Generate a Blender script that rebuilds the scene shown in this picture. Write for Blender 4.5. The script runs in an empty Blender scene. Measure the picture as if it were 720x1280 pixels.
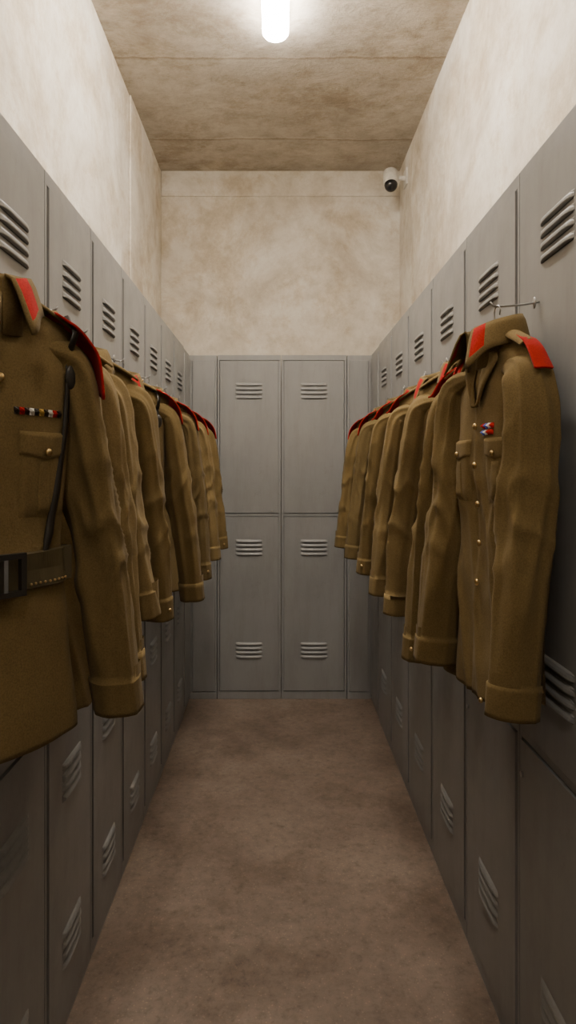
import bpy, math, random
from mathutils import Vector, Matrix, noise
sc = bpy.context.scene
EYE=1.35; H=2.01
LF=-0.514; RF=0.537; LW=-0.768; RW=0.784
BF=3.74; BW=4.14; CZ=3.27; NEARW=-1.6

# ------------------------------------------------------------ materials
def newmat(name):
    m=bpy.data.materials.new(name); m.use_nodes=True
    nt=m.node_tree; b=nt.nodes['Principled BSDF']
    return m,nt,b
def N(nt,t,**kw):
    n=nt.nodes.new(t)
    for k,v in kw.items():
        if k in n.inputs: n.inputs[k].default_value=v
        else: setattr(n,k,v)
    return n
def ramp(nt,fac,stops):
    r=nt.nodes.new('ShaderNodeValToRGB'); e=r.color_ramp.elements
    while len(e)<len(stops): e.new(0.5)
    for i,(p,c) in enumerate(stops):
        e[i].position=p; e[i].color=(c[0],c[1],c[2],1)
    nt.links.new(fac,r.inputs[0]); return r.outputs[0]
def mix(nt,fac,a,b,mode='MIX'):
    m=nt.nodes.new('ShaderNodeMix'); m.data_type='RGBA'; m.blend_type=mode
    if isinstance(fac,(int,float)): m.inputs[0].default_value=fac
    else: nt.links.new(fac,m.inputs[0])
    for i,v in ((6,a),(7,b)):
        if isinstance(v,tuple): m.inputs[i].default_value=(v[0],v[1],v[2],1)
        else: nt.links.new(v,m.inputs[i])
    return m.outputs[2]
def coords(nt,scale=(1,1,1)):
    t=nt.nodes.new('ShaderNodeTexCoord'); m=nt.nodes.new('ShaderNodeMapping')
    m.inputs['Scale'].default_value=scale
    nt.links.new(t.outputs['Object'],m.inputs[0]); return m.outputs[0]
def noi(nt,co,scale,detail=4,rough=.5,dist=0):
    n=N(nt,'ShaderNodeTexNoise'); n.inputs['Scale'].default_value=scale
    n.inputs['Detail'].default_value=detail; n.inputs['Roughness'].default_value=rough
    n.inputs['Distortion'].default_value=dist
    nt.links.new(co,n.inputs['Vector']); return n.outputs[0]
def bump(nt,b,h,strength,dist=.01):
    n=N(nt,'ShaderNodeBump'); n.inputs['Strength'].default_value=strength
    n.inputs['Distance'].default_value=dist
    nt.links.new(h,n.inputs['Height']); nt.links.new(n.outputs[0],b.inputs['Normal'])

def plaster(name,c1,c2,c3,stretch=(1,1,1)):
    m,nt,b=newmat(name); co=coords(nt,stretch)
    base=ramp(nt,noi(nt,co,1.7,10,.66,.5),[(.36,c1),(.5,c2),(.60,c3)])
    fine=ramp(nt,noi(nt,co,6,12,.82,.2),[(.36,(.79,.76,.70)),(.56,(1,1,1))])
    c=mix(nt,.85,base,fine,'MULTIPLY')
    st=ramp(nt,noi(nt,co,2.3,12,.80,.3),[(.49,(1,1,1)),(.56,(.87,.82,.73)),(.66,(.68,.60,.48))])
    c=mix(nt,.8,c,st,'MULTIPLY')
    pk=ramp(nt,noi(nt,co,22,8,.8,0),[(.28,(.6,.54,.46)),(.36,(1,1,1))])
    c=mix(nt,.7,c,pk,'MULTIPLY')
    nt.links.new(c,b.inputs['Base Color']); b.inputs['Roughness'].default_value=.85
    bump(nt,b,noi(nt,co,10,10,.7,.2),.4,.012); return m
M_wall=plaster('plaster_wall',(.57,.51,.42),(.72,.67,.585),(.82,.785,.715))

def ceil_mat():
    m,nt,b=newmat('ceiling_concrete'); co=coords(nt,(.9,1.2,1))
    base=ramp(nt,noi(nt,co,1.5,9,.62,.5),[(.3,(.41,.36,.295)),(.5,(.53,.48,.405)),(.7,(.64,.595,.515))])
    fine=ramp(nt,noi(nt,co,7,12,.82,.2),[(.36,(.64,.60,.54)),(.58,(1,1,1))])
    c=mix(nt,.85,base,fine,'MULTIPLY')
    st=ramp(nt,noi(nt,co,2.4,12,.84,.3),[(.5,(1,1,1)),(.58,(.76,.70,.61)),(.66,(.62,.55,.45))])
    c=mix(nt,.75,c,st,'MULTIPLY')
    w=N(nt,'ShaderNodeTexWave'); w.bands_direction='Y'; w.wave_profile='SAW'
    w.inputs['Scale'].default_value=.42; w.inputs['Distortion'].default_value=.5; w.inputs['Detail'].default_value=8
    w.inputs['Detail Scale'].default_value=3; w.inputs['Detail Roughness'].default_value=.7
    nt.links.new(coords(nt),w.inputs[0])
    j=ramp(nt,w.outputs[1],[(0,(.55,.48,.40)),(.012,(.72,.67,.6)),(.03,(1,1,1)),(.97,(1,1,1)),(1,(1.1,1.1,1.08))])
    c=mix(nt,.8,c,j,'MULTIPLY')
    nt.links.new(c,b.inputs['Base Color']); b.inputs['Roughness'].default_value=.9
    bump(nt,b,noi(nt,co,6,12,.75,.3),.6,.02); return m
M_ceil=ceil_mat()

def floor_mat():
    m,nt,b=newmat('floor_concrete'); co=coords(nt)
    base=ramp(nt,noi(nt,co,1.3,10,.7,.2),[(.34,(.138,.101,.076)),(.5,(.20,.150,.116)),(.66,(.275,.215,.170))])
    fine=ramp(nt,noi(nt,co,30,10,.8,0),[(.34,(.60,.57,.54)),(.48,(1,1,1)),(.68,(1.25,1.2,1.16))])
    c=mix(nt,.8,base,fine,'MULTIPLY')
    v=N(nt,'ShaderNodeTexVoronoi'); v.inputs['Scale'].default_value=75; nt.links.new(co,v.inputs['Vector'])
    sp=ramp(nt,v.outputs[0],[(.0,(1.7,1.6,1.5)),(.14,(1.5,1.42,1.34)),(.22,(1,1,1)),(.75,(1,1,1)),(.95,(.70,.67,.64))])
    c=mix(nt,.65,c,sp,'MULTIPLY')
    st=ramp(nt,noi(nt,co,2.2,12,.84,.2),[(.50,(1,1,1)),(.57,(.80,.77,.73)),(.68,(.55,.51,.47))])
    c=mix(nt,.8,c,st,'MULTIPLY')
    nt.links.new(c,b.inputs['Base Color'])
    r=ramp(nt,noi(nt,co,4,8,.7),[(.35,(.42,.42,.42)),(.65,(.7,.7,.7))])
    nt.links.new(r,b.inputs['Roughness'])
    bump(nt,b,noi(nt,co,30,10,.8),.5,.004); return m
M_floor=floor_mat()

def locker_mat():
    m,nt,b=newmat('grey_locker_paint'); co=coords(nt)
    base=ramp(nt,noi(nt,co,2.2,6,.6,.3),[(.3,(.25,.254,.255)),(.7,(.305,.308,.307))])
    st=ramp(nt,noi(nt,coords(nt,(5,5,.8)),4,8,.7),[(.45,(1,1,1)),(.75,(.80,.79,.75))])
    c=mix(nt,.7,base,st,'MULTIPLY')
    sc_=ramp(nt,noi(nt,co,11,14,.9,0),[(.36,(.78,.76,.72)),(.44,(1,1,1)),(.59,(1,1,1)),(.66,(1.3,1.27,1.22))])
    c=mix(nt,.7,c,sc_,'MULTIPLY')
    nt.links.new(c,b.inputs['Base Color'])
    r=ramp(nt,noi(nt,co,6,8,.7),[(.3,(.30,.30,.30)),(.7,(.50,.50,.50))])
    nt.links.new(r,b.inputs['Roughness'])
    bump(nt,b,noi(nt,co,4,4,.55),.2,.012); return m
M_lock=locker_mat()
def simple(name,c,r=.5,metal=0,sheen=0):
    m,nt,b=newmat(name); b.inputs['Roughness'].default_value=r; b.inputs['Metallic'].default_value=metal
    co=coords(nt)
    k=ramp(nt,noi(nt,co,40,4,.6),[(.3,tuple(x*.85 for x in c)),(.7,tuple(min(1,x*1.1) for x in c))])
    nt.links.new(k,b.inputs['Base Color'])
    return m
def wool(name,c):
    m,nt,b=newmat(name); co=coords(nt)
    base=ramp(nt,noi(nt,co,5,6,.6,.3),[(.3,tuple(x*.84 for x in c)),(.7,tuple(x*1.1 for x in c))])
    f=ramp(nt,noi(nt,co,400,2,.6),[(.3,(.7,.7,.7)),(.7,(1.18,1.18,1.18))])
    c2=mix(nt,.75,base,f,'MULTIPLY')
    nt.links.new(c2,b.inputs['Base Color']); b.inputs['Roughness'].default_value=.95
    b.inputs['Sheen Weight'].default_value=.05; b.inputs['Sheen Roughness'].default_value=.5
    b.inputs['Specular IOR Level'].default_value=.12
    h=noi(nt,co,50,8,.75)
    bump(nt,b,h,.35,.003); return m
M_khaki=[wool('khaki_wool_a',(.190,.133,.053)),wool('khaki_wool_b',(.225,.160,.068)),wool('khaki_wool_c',(.170,.122,.052))]
M_red=wool('red_felt',(.44,.016,.012))
M_brass=simple('brass',(.65,.47,.22),.3,1)
M_steel=simple('steel',(.45,.45,.45),.35,1)
M_leather=simple('dark_leather',(.022,.018,.014),.4)
M_belt=simple('olive_belt',(.085,.066,.032),.55)
M_dark=simple('dark_slot',(.05,.05,.05),.6)
M_black=simple('black_plastic',(.012,.012,.014),.2)
M_white=simple('white_plastic',(.75,.72,.66),.4)
M_blue=simple('ribbon_blue',(.03,.08,.45),.6)
M_rw=simple('ribbon_white',(.8,.78,.72),.6)
M_gold=simple('gold_cord',(.50,.31,.06),.5)
M_wood=simple('hanger_wood',(.45,.30,.16),.5)
def emis(name,c,s):
    m,nt,b=newmat(name); b.inputs['Emission Color'].default_value=(*c,1); b.inputs['Emission Strength'].default_value=s
    b.inputs['Base Color'].default_value=(.9,.9,.9,1); return m
M_tube=emis('tube_glow',(1,.90,.78),84)
M_tube2=emis('tube_glow_dim',(1,.90,.78),30)

# ------------------------------------------------------------ mesh helpers
class MB:
    def __init__(s): s.v=[];s.f=[];s.m=[]
    def box(s,a,b,mi=0):
        x0,y0,z0=a;x1,y1,z1=b; n=len(s.v)
        s.v+=[(x0,y0,z0),(x1,y0,z0),(x1,y1,z0),(x0,y1,z0),(x0,y0,z1),(x1,y0,z1),(x1,y1,z1),(x0,y1,z1)]
        for f in ((0,3,2,1),(4,5,6,7),(0,1,5,4),(1,2,6,5),(2,3,7,6),(3,0,4,7)):
            s.f.append([n+i for i in f]); s.m.append(mi)
    def grid(s,rows,mi=0,close=False):
        n=len(s.v); R=len(rows); C=len(rows[0])
        for r in rows: s.v+=[tuple(p) for p in r]
        for i in range(R-1):
            for j in range(C if close else C-1):
                k=(j+1)%C
                s.f.append([n+i*C+j,n+i*C+k,n+(i+1)*C+k,n+(i+1)*C+j])
                s.m.append(mi(i,j) if callable(mi) else mi)
    def tube(s,pts,r,seg=8,mi=0):
        rows=[]
        for i,p in enumerate(pts):
            p=Vector(p); t=(Vector(pts[min(i+1,len(pts)-1)])-Vector(pts[max(i-1,0)])).normalized()
            up=Vector((0,0,1)) if abs(t.z)<.9 else Vector((0,1,0))
            a=t.cross(up).normalized(); b=t.cross(a).normalized()
            rr=r[i] if isinstance(r,(list,tuple)) else r
            rows.append([p+a*rr*math.cos(q)+b*rr*math.sin(q) for q in [2*math.pi*k/seg for k in range(seg)]])
        s.grid(rows,mi,True)
        n=len(s.v); s.f.append(list(range(n-seg,n))); s.m.append(mi)
        s.f.append(list(range(n-len(rows)*seg,n-len(rows)*seg+seg))[::-1]); s.m.append(mi)
    def ball(s,c,rx,ry,rz,mi=0,seg=12,rings=8):
        rows=[]
        for i in range(rings+1):
            th=math.pi*i/rings
            rows.append([(c[0]+rx*math.sin(th)*math.cos(2*math.pi*j/seg),c[1]+ry*math.sin(th)*math.sin(2*math.pi*j/seg),c[2]+rz*math.cos(th)) for j in range(seg)])
        s.grid(rows,mi,True)
    def obj(s,name,mats,parent=None,loc=(0,0,0),xf=None,smooth=False,bevel=0,solid=0,subs=0):
        vs=s.v if xf is None else [xf(Vector(p)) for p in s.v]
        me=bpy.data.meshes.new(name); me.from_pydata([tuple(p) for p in vs],[],s.f)
        for m in mats: me.materials.append(m)
        me.polygons.foreach_set('material_index',s.m)
        if smooth: me.polygons.foreach_set('use_smooth',[True]*len(me.polygons))
        me.update()
        o=bpy.data.objects.new(name,me); sc.collection.objects.link(o)
        o.location=loc
        if parent: o.parent=parent
        if bevel:
            b=o.modifiers.new('b','BEVEL'); b.width=bevel; b.segments=2; b.limit_method='ANGLE'
        if solid:
            q=o.modifiers.new('s','SOLIDIFY'); q.thickness=solid; q.offset=0
        if subs:
            q=o.modifiers.new('ss','SUBSURF'); q.levels=subs; q.render_levels=subs
        return o
def boxobj(name,a,b,mat,bevel=0,**k):
    m=MB(); m.box(a,b); return m.obj(name,[mat],bevel=bevel,**k)

# ------------------------------------------------------------ room
boxobj('floor',(LW-.1,NEARW-.1,-.1),(RW+.1,BW+.1,0),M_floor)
boxobj('ceiling',(LW-.1,NEARW-.1,CZ),(RW+.1,BW+.1,CZ+.1),M_ceil)
boxobj('wall_left',(LW-.1,NEARW-.1,0),(LW,BW+.1,CZ),M_wall)
boxobj('wall_right',(RW,NEARW-.1,0),(RW+.1,BW+.1,CZ),M_wall)
boxobj('wall_back',(LW,BW,0),(RW,BW+.1,CZ),M_wall)
boxobj('wall_front',(LW,NEARW-.1,0),(RW,NEARW,CZ),M_wall)
boxobj('trim_1',(LW+.012,BW-.008,CZ-.165),(RW,BW,CZ),M_wall,bevel=.004)
boxobj('trim_2',(LW,3.29,H+.01),(LW+.010,BW,CZ),M_wall,bevel=.004)

# ------------------------------------------------------------ lockers
def locker(width,depth,split,louv,loc,rot,lock=None,name='metal_locker',louw=.14,nsl=4):
    m=MB(); w=width/2-.0015; top=H
    m.box((-w,.004,0),(w,depth,top))
    e=.012
    m.box((-w,-.010,.0),(w,.006,.045)); m.box((-w,-.010,top-.03),(w,.006,top))
    m.box((-w,-.010,.045),(-w+e,.006,top-.03)); m.box((w-e,-.010,.045),(w,.006,top-.03))
    m.box((-w+e,-.010,split-.008),(w-e,.006,split+.008))
    g=.004
    for z0,z1 in ((.045,split-.008),(split+.008,top-.03)):
        m.box((-w+e+g,-.014,z0+g),(w-e-g,.0035,z1-g))
    for z,n in louv:
        for k in range(n):
            zz=z+(k-(n-1)/2)*.025
            hw=louw/2; rows=[]
            for j in range(13):
                u=-1+2*j/12; xx=u*hw; sc_=(1-abs(u)**6)
                rows.append([(xx,-.0138,zz+.0095),(xx,-.0145-.004*sc_,zz+.006),(xx,-.0145-.0075*sc_,zz+.001),(xx,-.0145-.0085*sc_,zz-.004),(xx,-.0145-.0075*sc_,zz-.006),(xx,-.0135,zz-.0065)])
            m.grid(rows,0)
            m.box((-hw*.92,-.0148,zz-.0085),(hw*.92,-.0135,zz-.006),1)
    if lock:
        lx,lz=lock
        m.tube([(lx*w,-.013,lz),(lx*w,-.019,lz)],.0065,12,2)
    o=m.obj(name,[M_lock,M_dark,M_steel],loc=loc,bevel=.0018)
    o.rotation_euler=(0,0,rot)
    return o
y=1.413-.345*8
while y<3.6:
    y1=min(y+.345,BF-.02); c=(y+y1)/2
    if y1-y>.3:
        locker(y1-y,LF-LW-.018,.785,[(1.80,4),(.60,4),(.20,4)],(LF-.012,c,0),math.radians(90),(.8,1.2))
    else:
        m=MB(); m.box((LW+.006,y+.002,0),(LF-.006,BF-.012,H)); m.box((LF-.01,y+.015,.045),(LF+.002,BF-.03,H-.03)); m.obj('locker_filler_panel',[M_lock],bevel=.002)
    y=y1
    if y>=BF-.03: break
y=1.43-.40*7
while y<3.6:
    y1=min(y+.40,BF-.02); c=(y+y1)/2
    if y1-y>.35:
        locker(y1-y,RW-RF-.018,.765,[(1.81,4),(.93,4),(.27,4)],(RF+.012,c,0),math.radians(-90),(-.86,.68),louw=.15)
    else:
        m=MB(); m.box((RF+.006,y+.002,0),(RW-.006,BF-.012,H)); m.box((RF-.002,y+.015,.045),(RF+.01,BF-.03,H-.03)); m.obj('locker_filler_panel',[M_lock],bevel=.002)
    y=y1
    if y>=BF-.03: break
for a,b in ((-.358,.016),(.016,.400)):
    locker(b-a,BW-BF-.03,1.075,[(1.80,4),(.885,4),(.285,4)],((a+b)/2,BF+.012,0),0,(.72,1.10),louw=.16)
for a,b in ((LW+.02,-.360),(.402,RW-.006)):
    m=MB(); m.box((a,BF+.006,0),(b,BW-.018,H))
    ia=max(a,LF)+.012; ib=min(b,RF)-.012
    m.box((ia,BF-.004,.045),(ib,BF+.01,H-.03)); m.box((ia-.012,BF-.001,0),(ib+.012,BF+.01,.04))
    m.obj('locker_filler_panel',[M_lock],bevel=.002)

# ------------------------------------------------------------ jackets
def interp(tab,t):
    for i in range(len(tab)-1):
        a,b=tab[i],tab[i+1]
        if t<=b[0]:
            u=(t-a[0])/(b[0]-a[0]); u=max(0,min(1,u)); u=u*u*(3-2*u)
            return a[1]+(b[1]-a[1])*u
    return tab[-1][1]
def catmull(P,n):
    out=[]
    for i in range(len(P)-1):
        p0=P[max(i-1,0)];p1=P[i];p2=P[i+1];p3=P[min(i+2,len(P)-1)]
        for k in range(n):
            t=k/n
            out.append(tuple(.5*((2*p1[d])+(-p0[d]+p2[d])*t+(2*p0[d]-5*p1[d]+4*p2[d]-p3[d])*t*t+(-p0[d]+3*p1[d]-3*p2[d]+p3[d])*t**3) for d in range(len(p1))))
    out.append(tuple(P[-1])); return out
def ridge(v):
    a=1-min(1,abs(noise.noise(v))*2.6)
    return a*a*1.5-.5

def jacket(cx,cy,theta,side,seed,z=1.62,w=.185,L=.72,sl=.69,mat=0,epa=True,epal=1.0,epw=1.0,epy=-.010,patch=True,belt=False,ribbons=None,strap=False,lanyard=False,pockets=False,nbut=3,thick=1.0,lapel=False,slx=1.25,epmat=None,fwd=None):
    rnd=random.Random(seed)
    loc=Vector((cx,cy,z)); R=Matrix.Rotation(math.radians(theta),3,'Z')
    face=LF if side<0 else RF
    def xf(v):
        p=loc+R@Vector(v)
        d=(p.x-face)*(-side)
        if d<.05:
            d=.012+.038*math.exp((d-.05)/.038)
        p.x=face-side*d
        return p-loc
    E=bpy.data.objects.new('uniform_jacket',None); sc.collection.objects.link(E); E.location=loc
    E.empty_display_size=.1
    K=M_khaki[mat]; s0=seed*7.31
    wp=[(0,1),(.10,.93),(.22,.90),(.55,.82 if belt else .86),(.75,.90),(1,1.0)]
    dp=[(0,.010),(.05,.028),(.15,.040),(.3,.044),(.55,.036 if belt else .038),(.75,.044),(1,.056)]
    def fold(x,zz,t,sd):
        g=min(1,t*2.5)
        a=.011*noise.noise(Vector((x*12,zz*1.3+sd*3,s0)))*g
        a+=.0060*ridge(Vector((x*11+zz*2.5,zz*1.3,s0+5+sd)))*g*sd
        a+=.0050*ridge(Vector((x*3+zz*6,zz*8-abs(x)*14,s0+15+sd)))*g*math.exp(-((t-.5)/.22)**2)*sd
        a+=.0012*noise.noise(Vector((x*40,zz*20,s0+9)))
        return a
    def tp(s,t,sd,off=0):
        zt=-.052*abs(s)**1.3; ww=w*interp(wp,t); zz=zt*(1-t)-L*t; x=s*ww
        d=interp(dp,t)*thick*math.sqrt(max(0,1-abs(s)**2.6))
        e=min(1,(1-abs(s))*5)
        yy=sd*(d+off)+fold(x,zz,t,sd)*e
        if sd<0:
            k=max(0,min(1,(x+.018)/.005)); yy-=.006*k*e*min(1,t*8)
        return (x,yy,zz-(.003*noise.noise(Vector((x*12,s0,1))) if t==1 else 0))
    def fr(x,zz,off=.004,sd=-1):
        t=max(0,-zz/L)
        for _ in range(4):
            s=max(-1,min(1,x/(w*interp(wp,t)))); zt=-.052*abs(s)**1.3
            t=max(0,min(1,(zt-zz)/(L+zt)))
        p=tp(s,t,sd,off); return (x,p[1],zz)
    m=MB(); nu,nv=72,80
    ss=[math.sin((-1+2*i/nu)*math.pi/2) for i in range(nu+1)]
    for sd in (-1,1):
        rows=[[tp(s,j/nv,sd) for s in ss] for j in range(nv+1)]
        rows.append([(p[0]*.97,p[1]*.9,p[2]+.002) for p in rows[-1]]); rows.append([(p[0],p[1],p[2]+.05) for p in rows[-1]])
        m.grid(rows,0)
    m.obj('torso',[K],E,xf=xf,smooth=True)
    # sleeves
    m=MB()
    for sg in (-1,1):
        sw=rnd.uniform(-.008,.010); fw=rnd.uniform(.0,.03) if fwd is None else fwd; sls=sl+rnd.uniform(-.01,.01)
        P=[(.45*w,0,-.080,.018,.024),(.80*w,0,-.090,.030,.038),(w-.006,0,-.118,.035,.050),(w+.010,.003,-.20,.036,.058),
           (w+.026*slx,.006-fw*.3,-.36,.036,.057),(w+.038*slx+sw*.6,-fw*.6,-.50,.035,.052),(w+.052*slx+sw,-fw,-sls,.033,.047)]
        C=catmull(P,14); rows=[]; ns=56
        # sharp turned-back cuff edge: split ring list at the cuff height
        zc=-sls+.058; C2=[]
        for i,c in enumerate(C):
            if i and C[i-1][2]>zc>=c[2]:
                u=(C[i-1][2]-zc)/(C[i-1][2]-c[2]); q=tuple(C[i-1][d]+(c[d]-C[i-1][d])*u for d in range(5))
                C2.append((q,0)); C2.append(((q[0],q[1],q[2]-.001,q[3],q[4]),1))
            C2.append((c,1 if c[2]<zc-.0005 else 0))
        nC=len(C2)
        for i,(c,cuff) in enumerate(C2):
            a=C2[min(i+2,nC-1)][0]; b=C2[max(i-2,0)][0]
            T=Vector((a[0]-b[0],a[1]-b[1],a[2]-b[2])).normalized(); B=Vector((0,1,0)); B=(B-T*B.dot(T)).normalized(); A=B.cross(T)
            u=i/(nC-1); row=[]
            el=math.exp(-((c[2]+.37)/.13)**2)
            for k in range(ns):
                q=2*math.pi*k/ns; ca,sa=math.cos(q),math.sin(q)
                n1=noise.noise(Vector((ca*1.2+sg*3,sa*1.2,c[2]*1.6+s0)))*.011
                n2=ridge(Vector((ca*.8+sg+c[2]*3,sa*.8+c[2]*7,c[2]*9+s0)))*.0055*(el+.15)
                n3=ridge(Vector((ca*1.1,sa*1.1+sg,c[2]*1.6+s0+3)))*.0060
                n4=noise.noise(Vector((ca*3,sa*3,c[2]*20+s0)))*.0010
                dsp=(n1+n2+n3+n4)*min(1,u*4)*(1-.6*max(0,min(1,(-c[2]-sls+.16)/.10)))+(.0038 if cuff else 0)
                pt=Vector(c[:3])+A*(c[3]+dsp)*ca+B*(c[4]+dsp)*sa
                row.append((pt.x*sg,pt.y,pt.z))
            rows.append(row)
        cc=C[-1]
        cen=Vector((cc[0]*sg,cc[1],cc[2]))
        for f,dz in ((.93,0),(.9,.01),(.85,.08)):
            rows.append([tuple(cen+(Vector(p)-cen)*f+Vector((0,0,dz))) for p in rows[nC-1]])
        m.grid(rows,0,True)
    m.obj('sleeves',[K],E,xf=xf,smooth=True)
    # collar
    m=MB(); n=56; rx,ry=.055,.045; rows=[]
    prof=[(0.000,-.055),(.0,-.01),(.002,.022),(.006,.030),(.012,.030),(.018,.018),(.023,.002),(.027,-.012),(.030,-.024)]
    gap=.32 if lapel else .10
    for i in range(n+1):
        ph=gap+(2*math.pi-2*gap)*i/n; f=(math.cos(ph)+1)/2
        dphi=min(ph,2*math.pi-ph)-gap; tip=math.exp(-(dphi/.42)**2)
        row=[]
        for k,(o,zz) in enumerate(prof):
            lo=max(0,(k-3)/5)
            r1=rx+o; r2=ry+o+.012*tip*lo
            zz2=zz-.030*f-.034*tip*lo
            xx=r1*math.sin(ph)+(.020*tip*lo*(1 if ph<math.pi else -1))
            row.append((xx,-r2*math.cos(ph)-.006,zz2+.008))
        rows.append(row)
    def cm(i,j):
        dd=min(i,n-1-i)
        if patch and 4<=j<=6 and 1<=dd<5: return 1
        return 0
    m.grid(rows,cm)
    m.obj('collar',[K,M_red],E,xf=xf,smooth=True,solid=.0035)
    if epa:
        m=MB()
        for sg in (-1,1):
            P=[(.70*w,-.029),(.80*w,-.036),(.90*w,-.043),(w+.004,-.060),(w+.024,-.088),(w+.035,-.088-.045*epal)]
            C=catmull(P,6); rows=[]
            for i,(x,zz) in enumerate(C):
                u=i/(len(C)-1); hw=(.018+.012*u)*epw
                if i==len(C)-1: hw*=.8
                row=[]
                for k in range(11):
                    q=-1+2*k/10; yy=q*hw+epy*(.4+.6*u)
                    row.append((x*sg-yy*yy*5*u*sg,yy,zz+.009-yy*yy*9*(1-u*.5)))
                rows.append(row)
            m.grid(rows,0)
        m.obj('epaulettes',[M_red],E,xf=xf,smooth=True,solid=.004)
    m=MB()
    for sg in (-1,1):
        C=catmull([(.36*w,-.004),(.55*w,-.016),(.75*w,-.030),(.92*w,-.044)],6); rows=[]
        for i,(x,zz) in enumerate(C):
            rows.append([(x*sg,q*.021,zz+.009-.012*q*q) for q in [-1+k/3 for k in range(7)]])
        m.grid(rows,0)
    m.obj('shoulder_straps',[epmat or K],E,xf=xf,smooth=True,solid=.004)
    def patchgrid(m,x0,x1,z0,z1,off,mi=0,point=0,nx=16,nz=10,puff=.003):
        rows=[]
        for j in range(nz+1):
            v=j/nz; row=[]
            for i in range(nx+1):
                u=i/nx; x=x0+(x1-x0)*u
                zb=z1-point*(1-abs(2*u-1)); zz=z0+(zb-z0)*v
                e=min(u,1-u,v,1-v)
                row.append(fr(x,zz,off*(1 if e>0 else .1)+puff*min(1,e*6)))
            rows.append(row)
        m.grid(rows,mi)
    if lapel:
        m=MB()
        for sg in (-1,1):
            rows=[]; nz=24; zl=lapel
            for j in range(nz+1):
                v=j/nz; zz=-.045-(zl-.045)*v
                wd=.058*(1-v)**.8+.004
                if v<.16: wd*=.72+.28*(v/.16)
                row=[]
                for i in range(9):
                    u=i/8; xx=sg*(.004+.014*(1-v)+wd*u)
                    row.append(fr(xx,zz,.004+.007*math.sin(u*math.pi*.55)+(0 if u<1 else -.003)))
                rows.append(row)
            m.grid(rows,0)
        m.obj('lapels',[K],E,xf=xf,smooth=True,solid=.003)
        m=MB(); rows=[]
        for j in range(8):
            v=j/7; zz=-.03-.05*v
            rows.append([fr(sx*.02*(1-v),zz,.002) for sx in (-1,-.5,0,.5,1)])
        m.grid(rows,0); m.obj('neck_lining',[M_belt],E,xf=xf,smooth=True)
    mb=MB()
    if pockets:
        m=MB()
        for sg in (-1,1):
            xa,xb=sorted((sg*.032,sg*.032+sg*min(.100,w*.60)))
            xm=(xa+xb)/2
            patchgrid(m,xa+.003,xb-.003,-.235,-.345,.003,puff=.002)
            patchgrid(m,xm-.012,xm+.012,-.255,-.343,.006,puff=.001)
            patchgrid(m,xa,xb,-.215,-.250,.006,point=.012,puff=.001)
            p=fr(xm,-.246,.012); mb.ball(p,.006,.004,.006)
        m.obj('pockets',[K],E,xf=xf,smooth=True)
    for k in range(nbut):
        p=fr(.0,-(lapel or .02)-.04-.080*k,.008); mb.ball(p,.007,.004,.007)
    for sg in (-1,1):
        mb.ball((sg*(w+.048*slx),-.044-.012-(fwd or 0),-sl+.030),.005,.004,.005)
        mb.ball((sg*.45*w,-.010,.002),.005,.005,.004)
    mb.obj('buttons',[M_brass],E,xf=xf,smooth=True)
    if belt:
        m=MB()
        for sd in (-1,1):
            rows=[]
            for zz in (-.396,-.398,-.424,-.450,-.452):
                rows.append([fr(s*w*.93,zz,(.004 if zz in(-.396,-.452) else .009),sd) for s in ss])
            m.grid(rows,0)
        for k in range(9):
            p=fr((.05+.009*k),-.444,.011); m.ball(p,.0022,.002,.0022,2)
        p=fr(0,-.424,.013)
        X=.032
        m.box((-X,p[1]-.008,-.455),(X,p[1]+.002,-.447),1);m.box((-X,p[1]-.008,-.401),(X,p[1]+.002,-.393),1)
        m.box((-X,p[1]-.008,-.447),(-X+.008,p[1]+.002,-.401),1);m.box((X-.008,p[1]-.008,-.447),(X,p[1]+.002,-.401),1)
        m.box((-.003,p[1]-.010,-.447),(.003,p[1]+.002,-.401),3)
        m.obj('belt',[M_belt,M_leather,M_brass,M_steel],E,xf=xf,smooth=False)
    if strap:
        m=MB(); rows=[]
        for k in range(40):
            u=k/39; x=strap[0]+(strap[1]-strap[0])*u**1.6; zz=-.085+( -.33)*u
            a=.0065
            rows.append([fr(x-a,zz,.003),fr(x-a*.9,zz,.007),fr(x+a*.9,zz,.007),fr(x+a,zz,.003)])
        m.grid(rows,0)
        zz=-.125; x=strap[0]
        p=fr(x,zz,.010)
        m.ball((x,p[1],zz),.011,.005,.020,0)
        m.tube([(x,fr(x,-.08,.010)[1],-.085),(x+.004,-.040,-.055),(x+.006,-.012,-.026),(x+.006,.02,-.030)],.0055,8,0)
        m.obj('cross_strap',[M_leather],E,xf=xf,smooth=True)
    if lanyard:
        # flat braided gold cord slung from the shoulder across the chest
        m=MB()
        for q in range(4):
            pts=[]
            for k in range(41):
                u=k/40; zz=-.085-.155*u
                x=-.125+.105*u+(.006*math.sin(u*26+q*math.pi/2))+.002
                pts.append(fr(x,zz,.016+.003*math.cos(u*26+q*math.pi/2)))
            m.tube(pts,.0030,6,0)
        m.obj('lanyard',[M_gold],E,xf=xf,smooth=True)
    if ribbons:
        m=MB(); x0,x1,zr,nr,cols=ribbons
        for r in range(nr):
            k=len(cols)
            for i in range(k):
                xa=x0+(x1-x0)*i/k; xb=x0+(x1-x0)*(i+1)/k
                patchgrid(m,xa,xb,zr-.013*r,zr-.013*r-.011,.010,mi=cols[(i+r)%k],nx=2,nz=2,puff=0)
        m.obj('ribbon_bar',[M_red,M_rw,M_blue,M_leather,M_gold],E,xf=xf)
    # hanger
    m=MB()
    hk=[(0,0,-.03)]+[(0,0,.0),(0,0,.040)]
    for k in range(9):
        a=math.pi*(1-k/8*1.25); hk.append((.012+.012*math.cos(a),0,.046+.012*math.sin(a)))
    m.tube(hk,.0018,8,0)
    pts=[(x,0,-.034-.035*(abs(x)/.15)**1.3) for x in [-.11+.22*i/16 for i in range(17)]]
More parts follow.
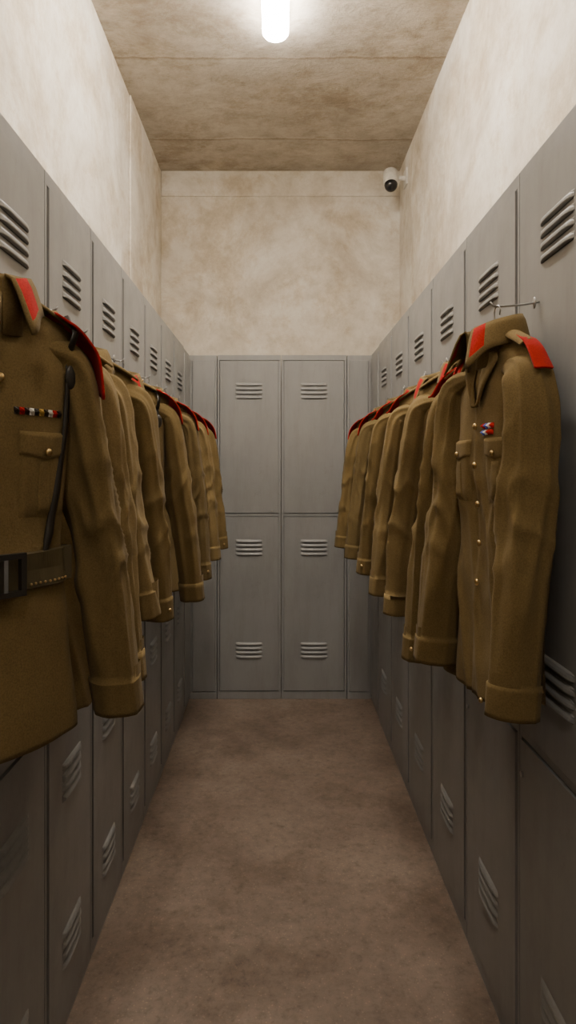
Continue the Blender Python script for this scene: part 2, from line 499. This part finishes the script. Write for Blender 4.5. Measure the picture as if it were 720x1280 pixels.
    m.tube(pts,.006,8,1)
    m.obj('coat_hanger',[M_steel,M_wood],E,xf=xf,smooth=True)
    m=MB()
    hx,hy=(R@Vector((.012,0,0)))[:2]; zz=.0560
    dx=face-cx
    m.tube([(dx,hy,zz+.010),(dx*.6+hx*.4,hy,zz+.004),(hx,hy,zz),(hx+side*-.010,hy,zz+.003),(hx-side*.014,hy,zz+.010)],.0022,8,0)
    m.ball((dx-side*.012,hy,zz+.008),.003,.008,.012,0)
    m.obj('locker_hook',[M_steel],E,smooth=True)
    return E

def place(side,shx,shd,theta,seed,w=.18,**k):
    """place by world position of the aisle-side shoulder tip"""
    th=math.radians(theta); sg=1 if side<0 else -1
    return jacket(shx-sg*w*math.cos(th),shd-sg*w*math.sin(th),theta,side,seed,w=w,**k)
# left
jacket(-.440,.95,50,-1,1,w=.155,L=.69,mat=0,belt=True,pockets=True,ribbons=(.022,.110,-.180,1,(3,0,3,1,3,4,3,1,0,3)),strap=(.128,.078),epal=1.5,epw=1.4,epy=-.016,nbut=2,slx=1.55)
place(-1,-.366,1.27,50,2,mat=1,epa=False,patch=False,thick=.8,sl=.69,w=.16)
place(-1,-.374,1.44,48,3,mat=1,epa=False,patch=False,thick=.8,sl=.62,w=.16)
place(-1,-.364,1.66,46,4,mat=0,epa=False,patch=False,thick=.9,sl=.67,w=.17)
place(-1,-.352,2.06,38,5,mat=0,strap=(.12,.05),pockets=True,epw=1.2)
place(-1,-.346,2.42,38,6,mat=2,epw=1.2)
place(-1,-.346,2.76,38,7,mat=1,sl=.67)
place(-1,-.346,3.12,38,8,mat=0,sl=.67)
# right
jacket(.447,1.325,-80,1,11,w=.145,mat=0,sl=.72,ribbons=(.020,.066,-.185,2,(0,2,1,0)),epal=.35,epw=.65,epy=0,thick=.8,L=.74,z=1.625,nbut=5,pockets=True,lapel=.15,slx=.4,epmat=M_khaki[1],fwd=.060)
place(1,.408,1.56,-50,12,mat=0,lanyard=True,sl=.73,w=.14,L=.74,epal=.1,epw=.7,lapel=.2,z=1.61)
place(1,.405,1.84,-46,13,mat=1,epa=False,sl=.69,w=.16,patch=True)
place(1,.400,2.12,-44,14,mat=1,epal=.1,epw=.8,sl=.69,w=.16,lapel=.18)
place(1,.396,2.42,-44,15,mat=0,sl=.67,epal=.1,epw=.8)
place(1,.392,2.80,-42,16,mat=2,sl=.67,pockets=True)
place(1,.392,3.20,-40,17,mat=0,sl=.66)

# ------------------------------------------------------------ tube lamps
def lamp(y0,y1,mat,x=-.012):
    E=bpy.data.objects.new('ceiling_tube_light',None); sc.collection.objects.link(E); E.location=(x,(y0+y1)/2,CZ)
    h=(y1-y0)/2
    m=MB(); m.box((-.05,-h+.02,-.03),(.05,h-.02,0)); m.obj('housing',[M_white],E,bevel=.006)
    m=MB(); rows=[]; n=24
    for yy,f in [(-h,.0),(-h,.6),(-h+.008,.85),(-h+.025,1),(h-.025,1),(h-.008,.85),(h,.6),(h,0)]:
        rows.append([(.056*f*math.cos(2*math.pi*k/n),yy,-.062+.034*f*math.sin(2*math.pi*k/n)) for k in range(n)])
    m.grid(rows,0,True); m.obj('diffuser',[mat],E,smooth=True)
lamp(1.35,2.76,M_tube); lamp(-1.1,.25,M_tube2)

# ------------------------------------------------------------ security camera
E=bpy.data.objects.new('security_camera',None); sc.collection.objects.link(E); E.location=(.685,3.90,3.085)
m=MB(); ax=Vector((-.05,-.42,-.90)).normalized()
c0=Vector((0,0,.01))
m.tube([c0-ax*.080,c0-ax*.072,c0+ax*.02,c0+ax*.026],[.036,.045,.045,.041],28,0)
m.obj('housing',[M_white],E,smooth=True)
m=MB(); c=c0+ax*.026
m.ball(c,.040,.040,.043,0,24,16); m.obj('lens_dome',[M_black],E,smooth=True)
m=MB(); m.tube([(0,.01,.03),(.03,.02,.04),(.095,.02,.04)],.014,12,0); m.box((.089,-.02,-.01),(.099,.06,.09),0)
m.obj('bracket',[M_white],E)

# ------------------------------------------------------------ world + camera
w=bpy.data.worlds.new('world'); sc.world=w; w.use_nodes=True
w.node_tree.nodes['Background'].inputs[0].default_value=(.02,.018,.015,1)
cam=bpy.data.cameras.new('camera'); co=bpy.data.objects.new('camera',cam); sc.collection.objects.link(co)
co.location=(0,0,EYE); co.rotation_euler=(math.radians(90),0,0)
cam.sensor_width=36; cam.lens=22.5; cam.shift_x=12/1280; cam.shift_y=-55/1280; cam.clip_start=.02
sc.camera=co
